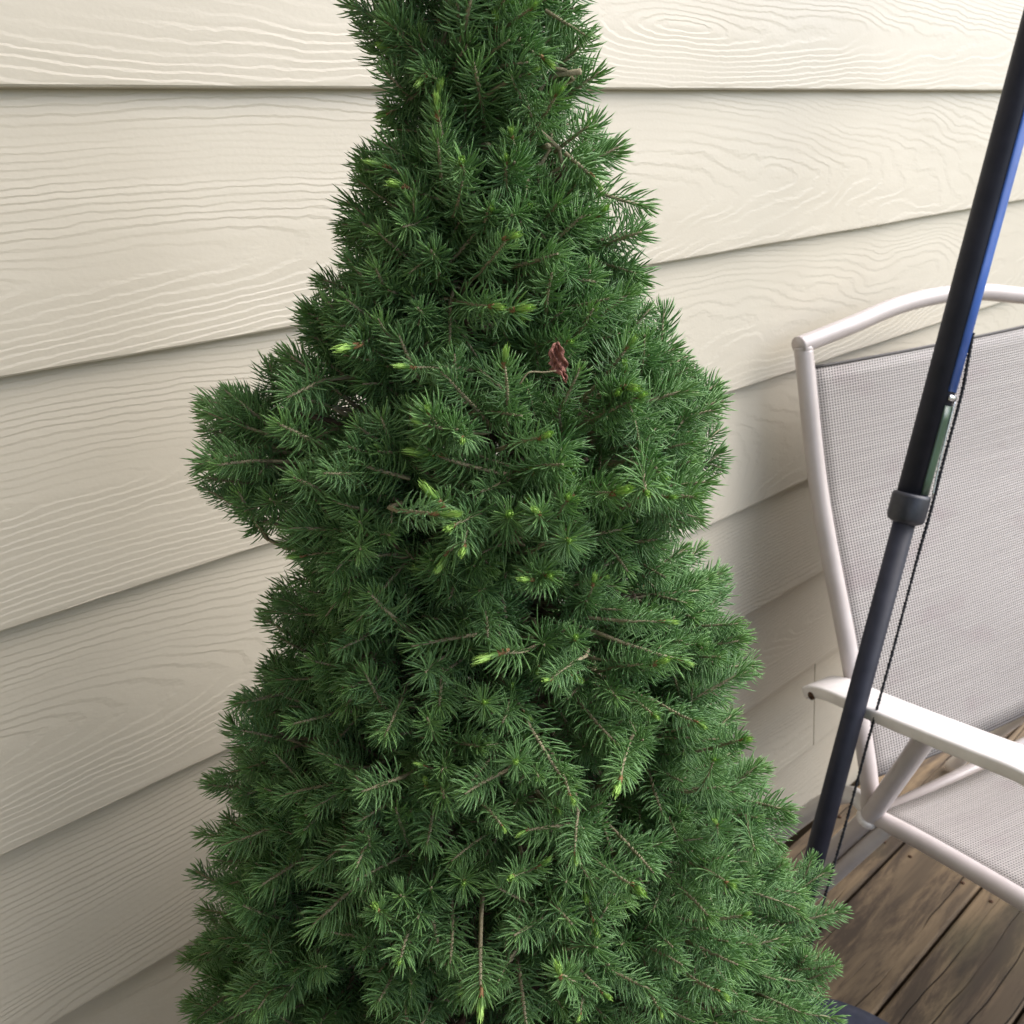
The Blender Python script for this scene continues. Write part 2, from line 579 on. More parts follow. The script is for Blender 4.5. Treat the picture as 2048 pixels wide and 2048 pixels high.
def axis(z):
    t = (z - AX_T.z) / (AX_B.z - AX_T.z)
    p = AX_T.lerp(AX_B, t)
    return Vector((p.x, p.y, z))


def shell(phi, z):
    """crown radius at azimuth phi (0 = towards the lens, + = picture right)"""
    f0 = np.interp(z, SZ, SF)
    s = math.sin(phi)
    e = np.interp(z, SZ, SRgt if s > 0 else SLft)
    return float(f0 + (e - f0) * abs(s) ** 3)


def radial(phi):
    return TO_CAM * math.cos(phi) + LAT * math.sin(phi)


def shoot_mesh(seed, L, nn, spread, bare, tip_young, nlen=1.0):
    """one shoot along +Z: woody twig plus curved needles, each a tapered three-sided blade"""
    r = random.Random(seed)
    V, Fc, mi, tint, young = [], [], [], [], []
    bend = Vector((r.uniform(-1, 1), r.uniform(-1, 1), 0)) * 0.10 * L
    ax = lambda t: Vector((bend.x * t * t, bend.y * t * t, L * t))
    tv, tf = tube_data([ax(t) for t in (0, 0.35, 0.7, 1.0)], [0.0010, 0.0009, 0.0008, 0.0005], seg=5)
    V += tv
    Fc += tf
    mi += [1] * len(tf)
    tint += [0.0] * len(tv)
    young += [0.0] * len(tv)
    az = r.uniform(0, 6.28)
    for i in range(nn):
        t = bare + (1 - bare) * max(0.0, (i + r.uniform(-0.4, 0.4)) / nn) ** 0.85
        t = min(max(t, 0.02), 1.0)
        az += 2.39996 + r.uniform(-0.35, 0.35)
        lean = R_(spread) * (1 - 0.55 * t ** 2.5) + r.uniform(-0.16, 0.16)
        ln = nlen * (0.0129 - 0.0042 * t ** 4) * r.uniform(0.78, 1.15)
        if t > 0.93:
            lean *= 0.6
            ln *= 0.75
        out = Vector((math.cos(az), math.sin(az), 0))
        side = Vector((-math.sin(az), math.cos(az), 0))
        b0 = ax(t) + out * 0.0006
        d0 = (out * math.sin(lean) + Vector((0, 0, 1)) * math.cos(lean)).normalized()
        l2 = max(0.05, lean - r.uniform(0.12, 0.5))
        d1 = (out * math.sin(l2) + Vector((0, 0, 1)) * math.cos(l2) + side * r.uniform(-0.15, 0.15)).normalized()
        wd = r.uniform(0.00034, 0.00044)
        base = len(V)
        p1 = b0 + d0 * ln * 0.42
        p2 = p1 + (d0 + d1).normalized() * ln * 0.34
        p3 = p2 + d1 * ln * 0.24
        for p, wq in ((b0, 0.6), (p1, 1.0), (p2, 0.85)):
            nrm = side.cross(d0).normalized()
            for a in (0.5, 2.6, 4.7):
                V.append(p + (side * math.cos(a) + nrm * math.sin(a)) * wd * wq)
        V.append(p3)
        for q in (0, 3):
            for j in range(3):
                k = (j + 1) % 3
                Fc.append((base + q + j, base + q + k, base + q + 3 + k, base + q + 3 + j))
        for j in range(3):
            Fc.append((base + 6 + j, base + 6 + (j + 1) % 3, base + 9))
        mi += [0] * 9
        ti = r.random()
        yo = max(0.0, (t - 0.78) / 0.22) * tip_young * r.uniform(0.4, 1.0)
        tint += [ti] * 10
        young += [yo] * 10
    me = bpy.data.meshes.new('shoot')
    me.from_pydata([tuple(v) for v in V], [], Fc)
    me.materials.append(MS['needle'])
    me.materials.append(MS['twig'])
    me.polygons.foreach_set('use_smooth', [True] * len(Fc))
    me.polygons.foreach_set('material_index', mi)
    for nm, arr in (('tint', tint), ('young', young)):
        a = me.attributes.new(nm, 'FLOAT', 'POINT')
        a.data.foreach_set('value', arr)
    me.update()
    me['len'] = L
    return me


def bud_mesh(seed):
    """swelling bud: a small cone of packed pale scales over a brown ring"""
    r = random.Random(seed)
    V, Fc = [], []
    hgt = r.uniform(0.0052, 0.0075)
    tv, tf = tube_data([(0, 0, -0.0040), (0, 0, -0.0022), (0, 0, 0.0003)], [0.0008, 0.0013, 0.0014], seg=8)
    V += tv
    Fc += tf
    nb = len(tf)
    b0_ = len(tv)
    tv, tf = tube_data([(0, 0, -0.0005), (0, 0, hgt * 0.25), (0, 0, hgt * 0.6), (0, 0, hgt * 0.9), (0, 0, hgt)], [0.0010, 0.0014, 0.0012, 0.0007, 0.0002], seg=8)
    V += tv
    Fc += [tuple(b0_ + q for q in ff) for ff in tf]
    for i in range(24):
        az = i * 2.39996 + r.uniform(-.3, .3)
        t = i / 24
        out = Vector((math.cos(az), math.sin(az), 0))
        side = Vector((-out.y, out.x, 0))
        p0 = out * 0.0011 * (1 - 0.4 * t) + Vector((0, 0, hgt * (0.1 + 0.6 * t)))
        p1 = p0 + out * 0.0006 + Vector((0, 0, hgt * 0.28))
        p2 = p1 + out * r.uniform(-0.0004, 0.0009) + Vector((0, 0, hgt * r.uniform(0.25, 0.55)))
        b = len(V)
        V += [p0 + side * 0.0004, p0 - side * 0.0004, p1 + side * 0.00042 + out * .0003, p1 - side * 0.00042 + out * .0003, p2]
        Fc += [(b, b + 1, b + 3, b + 2), (b + 2, b + 3, b + 4)]
    me = bpy.data.meshes.new('bud')
    me.from_pydata([tuple(v) for v in V], [], Fc)
    me.materials.append(MS['bud'])
    me.materials.append(MS['scale'])
    me.polygons.foreach_set('material_index', [1] * nb + [0] * (len(Fc) - nb))
    me.polygons.foreach_set('use_smooth', [True] * len(Fc))
    return me


tree = thing('spruce_tree', 'dense dark green cone shaped dwarf spruce with bright green buds beside the siding', 'tree', (0.224, 0.374, 0))
VARS = []
for i in range(21):
    L = [0.016, 0.024, 0.030, 0.036, 0.043, 0.021, 0.027][i % 7] * (0.9 + 0.1 * (i // 7))
    VARS.append(shoot_mesh(100 + i, L, int(44 + L * 1100), [76, 80, 70, 74, 78, 84, 68][i % 7], [0.08, 0.14, 0.20, 0.16, 0.22, 0.06, 0.12][i % 7], [0.9, 0.3, 0.6][i % 3], [0.82, 1.0, 1.1][i // 7]))
BUDS = [bud_mesh(500 + i) for i in range(6)]

rt = random.Random(77)
shoots = []                                   # (base, dir, variant, scale, cam score)
twigs_v, twigs_f = [], []


def add_shoot(base, d, layer, hero=False, var=None):
    vi = rt.randrange(len(VARS)) if var is None else var
    base = Vector(base)
    d = Vector(d).normalized()
    sc_ = rt.uniform(0.78, 1.15)
    tp_ = base + d * VARS[vi]['len'] * sc_    # no shoot reaches past the crown's outline
    rv = tp_ - axis(tp_.z)
    rv.z = 0
    if rv.length > 1e-4:
        ex = rv.length - (shell(math.atan2(rv.dot(LAT), rv.dot(TO_CAM)), tp_.z) - (0.007 if hero is False else 0.001))
        if ex > 0:
            base = base - rv.normalized() * ex
    shoots.append((Vector(base), Vector(d).normalized(), vi, sc_, layer, hero))


def tilt_dir(rad, elev, yaw):
    d = rad.copy()
    d.rotate(Quaternion((0, 0, 1), yaw))
    return (d * math.cos(elev) + Vector((0, 0, 1)) * math.sin(elev)).normalized()


# branchlets spread evenly over the crown's surface
zs = np.linspace(0.30, 1.41, 400)
rad_z = np.interp(zs, SZ, SF)
cum = np.cumsum(rad_z)
cum /= cum[-1]
N_BR = 1120
for i in range(N_BR):
    z = float(np.interp((i + rt.random()) / N_BR, cum, zs))
    phi = (i * 2.39996 + rt.uniform(-0.25, 0.25)) % (2 * math.pi)
    if phi > math.pi:
        phi -= 2 * math.pi
    Rr = shell(phi, z)
    ra = radial(phi)
    lump = math.sin(z * 41 + phi * 3.1) * math.sin(phi * 5.3 - z * 23)
    off = 0.016 + 0.022 * max(0, lump) + abs(rt.gauss(0, 0.006))
    d = tilt_dir(ra, rt.gauss(0.45, 0.33), rt.gauss(0, 0.36))
    if abs(phi) < 1.2:
        d = (d + TO_CAM * 0.35).normalized()   # the open side of the deck draws the shoots
    tip = axis(z) + ra * max(0.005, Rr - off)
    ln = min(rt.uniform(0.05, 0.085), Rr * 0.9)
    root = tip - d * ln
    add_shoot(tip - d * 0.022, d, 0)
    a = rt.uniform(0, 6.28)
    q = d.orthogonal().normalized()
    for kk in range(5):
        s = rt.uniform(0.012, ln) if kk < 3 else rt.uniform(0.0, 0.03)
        a += 2.0 + rt.uniform(-0.5, 0.5)
        sd = q.copy()
        sd.rotate(Quaternion(d, a))
        dd = (d * rt.uniform(0.55, 0.9) + sd * rt.uniform(0.5, 0.85)).normalized()
        add_shoot(tip - d * (0.016 + s), dd, 1 if s < 0.03 else 2)
    pth = [root - ra * min(0.03, Rr * 0.2), root, (root + tip) / 2 + Vector((0, 0, -0.002)), tip - d * 0.02]
    tv, tf = tube_data(pth, [0.0014, 0.0012, 0.0010, 0.0008], seg=5)
    b = len(twigs_v)
    twigs_v += tv
    twigs_f += [tuple(b + j for j in ff) for ff in tf]
# the bulge of longer branchlets on the left at mid height, and two smaller ones on the right
for z0, z1, p0, n_, in ((1.018, 1.066, -1.52, 14), (1.006, 1.060, 1.50, 14), (0.905, 0.940, 1.50, 5), (0.690, 0.725, 1.45, 8)):
    for i in range(n_):
        z = rt.uniform(z0, z1)
        phi = p0 + rt.gauss(0, 0.22)
        ra = radial(phi)
        d = tilt_dir(ra, rt.gauss(0.35, 0.2), rt.gauss(0, 0.3))
        tip = axis(z) + ra * (shell(phi, z) - abs(rt.gauss(0.010, 0.014)))
        add_shoot(tip - d * 0.024, d, 0)
        sd = d.orthogonal().normalized()
        sd.rotate(Quaternion(d, rt.uniform(0, 6.28)))
        add_shoot(tip - d * 0.04, d * 0.8 + sd * 0.6, 1)
# inner fill so that the heart of the crown is closed
for i in range(2300):
    z = float(np.interp(rt.random(), cum, zs))
    phi = rt.uniform(-math.pi, math.pi)
    ra = radial(phi)
    Rr = shell(phi, z) * rt.uniform(0.35, 0.78)
    add_shoot(axis(z) + ra * Rr, tilt_dir(ra, rt.gauss(0.4, 0.4), rt.gauss(0, 0.6)), 3)

HERO = [(1.132, 0.088, 0.48, 0.5, 1), (1.114, 0.17, 0.17, 0.4, 1), (1.101, 0.367, 0.37, -0.1, 1), (1.086, 0.09, 1.02, 0.06, 1), (1.07, 0.136, 0.44, 0.29, 1), (1.053, 0.211, 0.79, -0.01, 1), (1.045, 0.106, 0.63, -0.39, 1), (1.037, 0.603, 0.34, -0.18, 1), (1.045, 0.462, 0.05, -0.6, 1), (1.036, -0.096, -0.04, -0.1, 1), (1.029, 0.226, 0.4, -0.13, 1), (1.014, 0.106, 0.47, -0.53, 1), (1.016, 0.155, 0.43, 0.1, 1), (0.978, 0.289, 0.68, -0.34, 1), (0.974, -0.044, 0.33, -0.81, 1), (0.96, 0.231, 0.3, -0.88, 1), (0.963, 0.741, 0.02, 0.44, 1), (0.95, 0.658, -0.21, 0.32, 1), (0.942, 0.616, 0.55, -0.12, 1), (0.955, -0.02, 0.59, 0.21, 1), (0.935, 0.055, 0.76, -0.09, 1), (0.936, 0.532, 0.27, -0.24, 1), (0.915, 0.227, 0.15, -0.02, 1), (0.91, 0.024, 0.21, 0.43, 1), (0.89, 0.187, -0.11, -0.44, 1), (0.915, 0.414, 0.16, -0.84, 1), (0.864, 0.76, 1.02, -0.96, 1), (0.839, 0.73, 0.37, -0.21, 1), (0.889, 0.754, 0.95, -0.79, 1), (0.897, 0.931, 0.77, -0.29, 1), (1.082, 0.531, 0.4, -0.27, 1), (1.082, 0.461, 0.64, -0.46, 1), (1.068, 0.5, 0.43, 0.14, 1), (1.095, 0.551, 1.0, -0.96, 1), (1.098, 0.662, 0.91, 0.38, 1), (1.224, 0.358, 0.3, 0.12, 1), (1.208, 0.608, 0.31, 0.66, 1), (1.191, 0.521, 0.51, -0.09, 1), (1.154, 0.019, 0.38, -0.08, 1), (1.151, 0.726, 0.4, -0.35, 1), (0.829, 0.175, 1.07, -0.76, 1), (0.829, -0.063, -0.63, -0.05, 1), (0.846, -0.292, 0.41, 0.15, 1), (0.86, 0.361, 0.39, -0.06, 1), (0.821, 0.781, 0.55, 0.39, 1), (0.786, 0.623, 0.32, -0.15, 1), (0.873, -0.346, 1.03, 0.21, 1), (1.046, -0.139, 0.15, 0.93, 1), (0.888, 0.033, 0.68, -0.24, 1), (1.102, -0.674, 0.1, 0.12, 1), (1.095, -0.36, 0.2, -0.42, 1), (0.921, 0.68, 0.06, -0.2, 1), (1.077, -0.222, 0.78, -0.17, 0), (1.084, -0.809, 0.02, 0.27, 0), (1.071, -0.161, 0.47, 0.34, 0), (0.982, -0.462, 0.81, -0.07, 0), (0.968, -0.272, 0.41, -0.02, 0), (0.942, -0.369, 0.11, 0.27, 0), (1.101, -0.15, 0.86, 0.07, 0), (1.169, -0.156, 0.38, -0.1, 0), (1.038, -0.066, 0.22, -0.32, 0), (0.921, -0.415, 0.33, -0.34, 0), (0.922, -0.095, 0.32, -0.63, 0), (1.12, -0.77, 0.56, 0.02, 0)]  #HERO#
for (z, phi, el, yaw, bud) in HERO:
    ra = radial(phi)
    d = tilt_dir(ra, el, yaw)
    tip = axis(z) + ra * (shell(phi, z) + 0.002)
    add_shoot(tip - d * 0.028, d, 0, hero=True if bud else None)

# every shoot runs back into the crown on a thin twig
for (base_, d_, vi_, sc_, lay_, he_) in shoots:
    if lay_ == 3:
        continue
    inn = axis(base_.z) - base_
    inn.z = 0
    if inn.length < 0.03:
        continue
    inn = inn.normalized() * 0.022 - Vector((0, 0, 0.006))
    tv, tf = tube_data([base_ + d_ * 0.001, base_ - d_ * 0.008 + inn * 0.25, base_ - d_ * 0.010 + inn], [0.0009, 0.0010, 0.0011], seg=4, cap=False)
    b = len(twigs_v)
    twigs_v += tv
    twigs_f += [tuple(b + j for j in ff) for ff in tf]

# the 300 that show largest become parts, the rest one mass of foliage
EYEV = Vector((0, 0, EYE))


def score(s):
    p = s[0]
    if s[5] is not False:
        return 1e3
    v = EYEV - p
    dist = v.length
    rad = p - axis(p.z)
    rad.z = 0
    facing = rad.normalized().dot(Vector((v.x, v.y, 0)).normalized()) if rad.length > 1e-4 else 0
    phi = math.atan2(rad.dot(LAT), rad.dot(TO_CAM))
    depth = shell(phi, p.z) - rad.length
    if not (0.57 < p.z < 1.26):
        return -10
    return facing * 1.0 - depth * 18 - dist * 0.4


order = sorted(range(len(shoots)), key=lambda i: -score(shoots[i]))
NPART = 300
TL = tree.location
proto = {}
for n_, i in enumerate(order[:NPART]):
    base, d, vi, sc, layer, hero = shoots[i]
    o = bpy.data.objects.new('shoot', VARS[vi])
    COL.objects.link(o)
    o.parent = tree
    qt = d.to_track_quat('Z', 'Y') @ Quaternion((0, 0, 1), rt.uniform(0, 6.28))
    o.matrix_basis = Matrix.LocRotScale(base - TL, qt, (sc, sc, sc))
    proto.setdefault(vi, o)
    if hero or rt.random() < (0.45 if (base - axis(base.z)).dot(LAT) > -0.02 else 0.05):
        bme = rt.choice(BUDS)
        bo = bpy.data.objects.new('bud', bme)
        COL.objects.link(bo)
        bo.parent = o
        vend = max(VARS[vi].vertices[k].co.z for k in range(15, 20))
        tipv = sum((VARS[vi].vertices[k].co for k in range(15, 20)), Vector()) / 5
        bs = rt.uniform(0.5, 1.0)
        bo.matrix_basis = Matrix.LocRotScale(tipv, Quaternion((1, 0, 0), rt.uniform(-0.3, 0.3)), (bs * 0.9, bs * 0.9, bs * rt.uniform(1.0, 1.6)))
for vi in range(len(VARS)):
    if vi not in proto:
        o = bpy.data.objects.new('shoot', VARS[vi])
        COL.objects.link(o)
        o.parent = tree
        o.location = axis(0.8) - TL
        proto[vi] = o

rest = [shoots[i] for i in order[NPART:]]
pm = bpy.data.meshes.new('foliage')
pm.from_pydata([tuple(s[0] - TL) for s in rest], [], [])
a = pm.attributes.new('turn', 'FLOAT_VECTOR', 'POINT')
eul = []
for s in rest:
    e = (s[1].to_track_quat('Z', 'Y') @ Quaternion((0, 0, 1), rt.uniform(0, 6.28))).to_euler()
    eul += [e.x, e.y, e.z]
a.data.foreach_set('vector', eul)
a = pm.attributes.new('size', 'FLOAT', 'POINT')
a.data.foreach_set('value', [s[3] for s in rest])
a = pm.attributes.new('pick', 'INT', 'POINT')
a.data.foreach_set('value', [s[2] for s in rest])
pm.materials.append(MS['needle'])
fol = link('foliage', pm, tree)
fol['kind'] = 'stuff'
ng = bpy.data.node_groups.new('foliage_nodes', 'GeometryNodeTree')
ng.interface.new_socket('Geometry', in_out='INPUT', socket_type='NodeSocketGeometry')
ng.interface.new_socket('Geometry', in_out='OUTPUT', socket_type='NodeSocketGeometry')
gi = ng.nodes.new('NodeGroupInput')
go = ng.nodes.new('NodeGroupOutput')
iop = ng.nodes.new('GeometryNodeInstanceOnPoints')
jn = ng.nodes.new('GeometryNodeJoinGeometry')
for vi in reversed(range(len(VARS))):
    oi = ng.nodes.new('GeometryNodeObjectInfo')
    oi.transform_space = 'ORIGINAL'
    oi.inputs['Object'].default_value = proto[vi]
    oi.inputs['As Instance'].default_value = True
    ng.links.new(oi.outputs['Geometry'], jn.inputs[0])


def named(nm, typ):
    o = ng.nodes.new('GeometryNodeInputNamedAttribute')
    o.data_type = typ
    o.inputs['Name'].default_value = nm
    return o.outputs['Attribute']


e2r = ng.nodes.new('FunctionNodeEulerToRotation')
ng.links.new(named('turn', 'FLOAT_VECTOR'), e2r.inputs[0])
ng.links.new(gi.outputs[0], iop.inputs['Points'])
ng.links.new(jn.outputs[0], iop.inputs['Instance'])
iop.inputs['Pick Instance'].default_value = True
ng.links.new(named('pick', 'INT'), iop.inputs['Instance Index'])
ng.links.new(e2r.outputs[0], iop.inputs['Rotation'])
ng.links.new(named('size', 'FLOAT'), iop.inputs['Scale'])
ng.links.new(iop.outputs[0], go.inputs[0])
md = fol.modifiers.new('grow', 'NODES')
md.node_group = ng

tw = mesh_obj('twig_wood', [Vector(v) - TL for v in twigs_v], twigs_f, MS['twig'], tree)
tw['kind'] = 'stuff'
tp = [axis(z) - TL for z in (0.20, 0.26, 0.4, 0.6, 0.8, 1.0, 1.2, 1.36)]
tube('trunk', tp, [0.019, 0.017, 0.015, 0.0125, 0.0105, 0.008, 0.0045, 0.0015], MS['bark'], tree, seg=12)
for i in range(64):
    z = 0.31 + 0.98 * ((i + 0.5) / 64) ** 1.05
    phi = i * 2.39996 - math.pi
    phi = (phi + math.pi) % (2 * math.pi) - math.pi
    ra = radial(phi)
    z1 = min(z + rt.uniform(0.01, 0.05), 1.38)
    Rr = shell(phi, z1) * 0.72
    p0 = axis(z)
    p2 = axis(z1) + ra * Rr
    pmid = (p0 + p2) / 2 + Vector((0, 0, -0.008))
    k = 0.4 + 0.6 * Rr / 0.2
    tube('branch', [p - TL for p in smooth_path([p0, pmid, p2], 4)], [0.0042 * k * (1 - 0.65 * q / 8) for q in range(9)], MS['bark'], tree, seg=6)

pot = thing('plant_pot', 'dark round plant pot under the dwarf spruce on the deck', 'pot', (0.224, 0.374, 0))
lathe('pot_body', [(0.001, 0.0), (0.105, 0.0), (0.112, 0.006), (0.148, 0.235), (0.158, 0.237), (0.160, 0.262), (0.150, 0.264), (0.146, 0.24), (0.143, 0.226)], MS['pot'], pot)
lathe('soil', [(0.143, 0.224), (0.12, 0.232), (0.06, 0.238), (0.001, 0.24)], MS['soil'], pot)

# ------------------------------------------------------------------ crumpled dead leaf caught in the needles
def dead_leaf(loc, right, up_v, fwd):
    root = thing('dead_leaf', 'small crumpled reddish brown dead leaf caught among the spruce needles', 'leaf', loc)
    nu, nv = 14, 22
    rr = random.Random(5)
    V, Fc = [], []
    for j in range(nv + 1):
        t = j / nv
        half = 0.0033 * (max(0.0, math.sin(math.pi * min(1, t * 1.02))) ** 0.55) * (1 + 0.22 * math.sin(t * 27)) * (0.45 if t < 0.28 else 1.0)
        for i in range(nu + 1):
            s = i / nu * 2 - 1
            x = s * half + 0.0022 * math.sin(t * 5.0) + t * 0.0062 - 0.003 + max(0.0, 0.32 - t) * 0.022
            y = (t - 0.5) * 0.0145 + 0.0008 * math.sin(s * 7 + t * 9)
            zz = 0.0026 * abs(s) ** 1.3 * math.cos(t * 8) + 0.0008 * math.sin(s * 6 + t * 15) + 0.0006 * math.sin(t * 31 - s * 5)
            V.append(right * x + up_v * y + fwd * zz)
    for j in range(nv):
        for i in range(nu):
            q = j * (nu + 1) + i
            Fc.append((q, q + 1, q + nu + 2, q + nu + 1))
    b = mesh_obj('blade', V, Fc, MS['leaf'], root)
    sm_ = b.modifiers.new('thickness', 'SOLIDIFY')
    sm_.thickness = 0.00025
    pts = [right * 0.0004 + up_v * -0.0030 - fwd * 0.0004, right * -0.0040 + up_v * -0.0036, right * -0.0075 + up_v * -0.0035, right * -0.0105 + up_v * -0.004, right * -0.0135 + up_v * -0.0078 - fwd * 0.002]
    tube('stalk', smooth_path(pts, 6), 0.00032, MS['twig'], root, seg=6)
    return root


LEAF = Vector((0.2183, 0.2416, 1.0954))  #LEAF#
dead_leaf(LEAF, cx, cu, -cf)

# ------------------------------------------------------------------ patio chair
CH = math.radians(14)
chair = thing('patio_chair', 'taupe framed sling patio chair with woven mesh back and pale armrests by the wall', 'chair', (0.954, 0.447, 0), -CH)
# chair space: x = across (u), y = -forward (f), z = height


def P(u, f_, h_):
    return Vector((u, -f_, h_))


TR = 0.0122
WID = 0.506
up_l = [(0.0, 0.004, 0.285), (0.0, 0.0, 0.35), (0.0, -0.052, 0.516), (0.0, -0.127, 0.727), (0.0, -0.170, 0.900), (0.0, -0.176, 0.927)]
arch = [(0.012, -0.1765, 0.9325), (0.084, -0.178, 0.944), (0.170, -0.181, 0.9585), (0.253, -0.182, 0.963), (WID - 0.170, -0.181, 0.9585), (WID - 0.084, -0.178, 0.944), (WID - 0.012, -0.1765, 0.9325)]
tube('back_post', smooth_path([P(*p) for p in up_l], 7), TR, MS['frame'], chair, up=Vector((1, 0, 0)))
tube('back_post', smooth_path([P(WID, p[1], p[2]) for p in up_l], 7), TR, MS['frame'], chair, up=Vector((1, 0, 0)))
tube('top_rail', smooth_path([P(-0.009, -0.176, 0.9295)] + [P(*p) for p in arch] + [P(WID + 0.009, -0.176, 0.9295)], 6), TR * 1.0, MS['frame'], chair)


def sling(name, rowsf, u0, u1, nu, sag):
    """rowsf: (f, h) from start to end; a thin woven sheet that sags between its rails"""
    V, Fc, uv = [], [], []
    acc = 0.0
    n = len(rowsf)
    for j, (f_, h_) in enumerate(rowsf):
        if j:
            acc += math.hypot(f_ - rowsf[j - 1][0], h_ - rowsf[j - 1][1])
        if j == 0:
            df, dh = rowsf[1][0] - f_, rowsf[1][1] - h_
        else:
            df, dh = f_ - rowsf[j - 1][0], h_ - rowsf[j - 1][1]
        l = math.hypot(df, dh)
        nf, nh = -dh / l, df / l
        for i in range(nu + 1):
            s = i / nu
            k = -sag(j / (n - 1)) * 4 * s * (1 - s)
            V.append(P(u0 + (u1 - u0) * s, f_ + nf * k, h_ + nh * k))
            uv.append((u0 + (u1 - u0) * s, acc))
    for j in range(n - 1):
        for i in range(nu):
            q = j * (nu + 1) + i
            Fc.append((q, q + 1, q + nu + 2, q + nu + 1))
    o = mesh_obj(name, V, Fc, MS['sling'], chair)
    ul = o.data.uv_layers.new(name='UVMap')
    for lp in o.data.loops:
        ul.data[lp.index].uv = uv[lp.vertex_index]
    s_ = o.modifiers.new('thickness', 'SOLIDIFY')
    s_.thickness = 0.0016
    s_.offset = 0
    return o


def interp_post(h_):
    hs = [p[2] for p in up_l]
    fs = [p[1] for p in up_l]
    return float(np.interp(h_, hs, fs))


back_rows = [(interp_post(h_), h_) for h_ in np.linspace(0.352, 0.899, 26)]
sling('backrest', back_rows, 0.0085, WID - 0.0085, 20, lambda t: 0.010)
# hem across the top and bottom of the back
for hh in (0.352, 0.899):
    tube('hem', [P(0.010 + (WID - 0.02) * i / 20, interp_post(hh) + 0.010 * 4 * (i / 20) * (1 - i / 20), hh) for i in range(21)], 0.0024, MS['sling'], chair, seg=8)
rail = [(0.002, 0.296), (0.10, 0.318), (0.229, 0.340), (0.36, 0.358), (0.44, 0.362), (0.465, 0.350)]
for u in (0.0, WID):
    tube('seat_rail', smooth_path([P(u, f_, h_) for f_, h_ in rail], 6), TR, MS['frame'], chair, up=Vector((1, 0, 0)))
rl_f = [r[0] for r in rail]
rl_h = [r[1] for r in rail]
seat_rows = [(f_, float(np.interp(f_, rl_f, rl_h)) + 0.004) for f_ in np.linspace(0.017, 0.45, 20)]
sling('seat', seat_rows, 0.0085, WID - 0.0085, 20, lambda t: 0.012)
tube('seat_crossbar', [P(0, 0.462, 0.352), P(WID, 0.462, 0.352)], TR * 0.95, MS['frame'], chair)
tube('seat_crossbar', [P(0.0, 0.0, 0.278), P(WID, 0.0, 0.278)], TR * 0.8, MS['frame'], chair)
for u, sg in ((0.0, -1), (WID, 1)):
    # slanting arm support running down to the rear foot
    o = tube('arm_support', [P(u + sg * 0.012, 0.094, 0.506), P(u + sg * 0.010, 0.083, 0.480), P(u + sg * 0.006, 0.012, 0.298), P(u + sg * 0.004, -0.062, 0.158), P(u + sg * 0.003, -0.142, 0.002)], TR * 1.08, MS['frame'], chair, up=Vector((1, 0, 0)))
    cd = (P(0, 0.009, 0.291) - P(0, 0.083, 0.480)).normalized()
    cp = P(u + sg * 0.006, 0.011, 0.296)
    tube('weld_collar', [cp - cd * 0.006, cp - cd * 0.004, cp + cd * 0.004, cp + cd * 0.007], [TR * 1.14, TR * 1.3, TR * 1.3, TR * 1.14], MS['arm'], chair, seg=16)
    tube('leg', smooth_path([P(u, 0.012, 0.300), P(u, -0.020, 0.308), P(u, -0.050, 0.286), P(u, -0.088, 0.238), P(u, -0.135, 0.165), P(u, -0.187, 0.081), P(u, -0.226, 0.010)], 5), TR * 1.02, MS['arm'], chair, up=Vector((1, 0, 0)))
    tube('brace', [P(u, 0.038, 0.300), P(u, -0.058, 0.112), P(u, -0.112, 0.008)], TR * 0.92, MS['frame'], chair, up=Vector((1, 0, 0)))
    tube('leg', smooth_path([P(u, 0.43, 0.352), P(u, 0.452, 0.30), P(u, 0.47, 0.15), P(u, 0.485, 0.008)], 5), TR, MS['frame'], chair, up=Vector((1, 0, 0)))
    # flat armrest: a rounded bar, bent down at its front
    hw, ht, cr = 0.025, 0.0088, 0.0036
    prof = []
    for (sx, sy, a0) in ((1, 1, 0), (-1, 1, 90), (-1, -1, 180), (1, -1, 270)):
        for q in range(4):
            an = R_(a0 + q * 30)
            prof.append((sx * (ht - cr) * 1 + cr * math.cos(an), 0))
    prof = []
    for (sa, sb, a0) in ((1, 1, 0), (-1, 1, 90), (-1, -1, 180), (1, -1, 270)):
        for q in range(4):
            an = R_(a0 + q * 30)
            prof.append((sa * (ht - cr) + cr * math.cos(an), sb * (hw - cr) + cr * math.sin(an)))
    pa = [(-0.071, 0.4735), (-0.058, 0.483), (-0.03, 0.4925), (0.03, 0.503), (0.10, 0.517), (0.17, 0.532), (0.226, 0.544), (0.243, 0.543), (0.253, 0.532), (0.256, 0.514)]
    ua = u + sg * 0.037
    arm = tube('armrest', smooth_path([P(ua, f_, h_) for f_, h_ in pa], 4), 1.0, MS['arm'], chair, prof=prof)
    arm.data.polygons.foreach_set('use_smooth', [True] * len(arm.data.polygons))
    tube('bolt', [P(ua + sg * 0.0255, -0.057, 0.4775), P(ua + sg * 0.0225, -0.057, 0.4775)], 0.0058, MS['rust'], arm, seg=14, up=Vector((0, 0, 1)))
    tube('bracket', [P(u + sg * 0.008, -0.046, 0.4795), P(u + sg * 0.03, -0.046, 0.4795)], 0.005, MS['frame'], chair, seg=10)

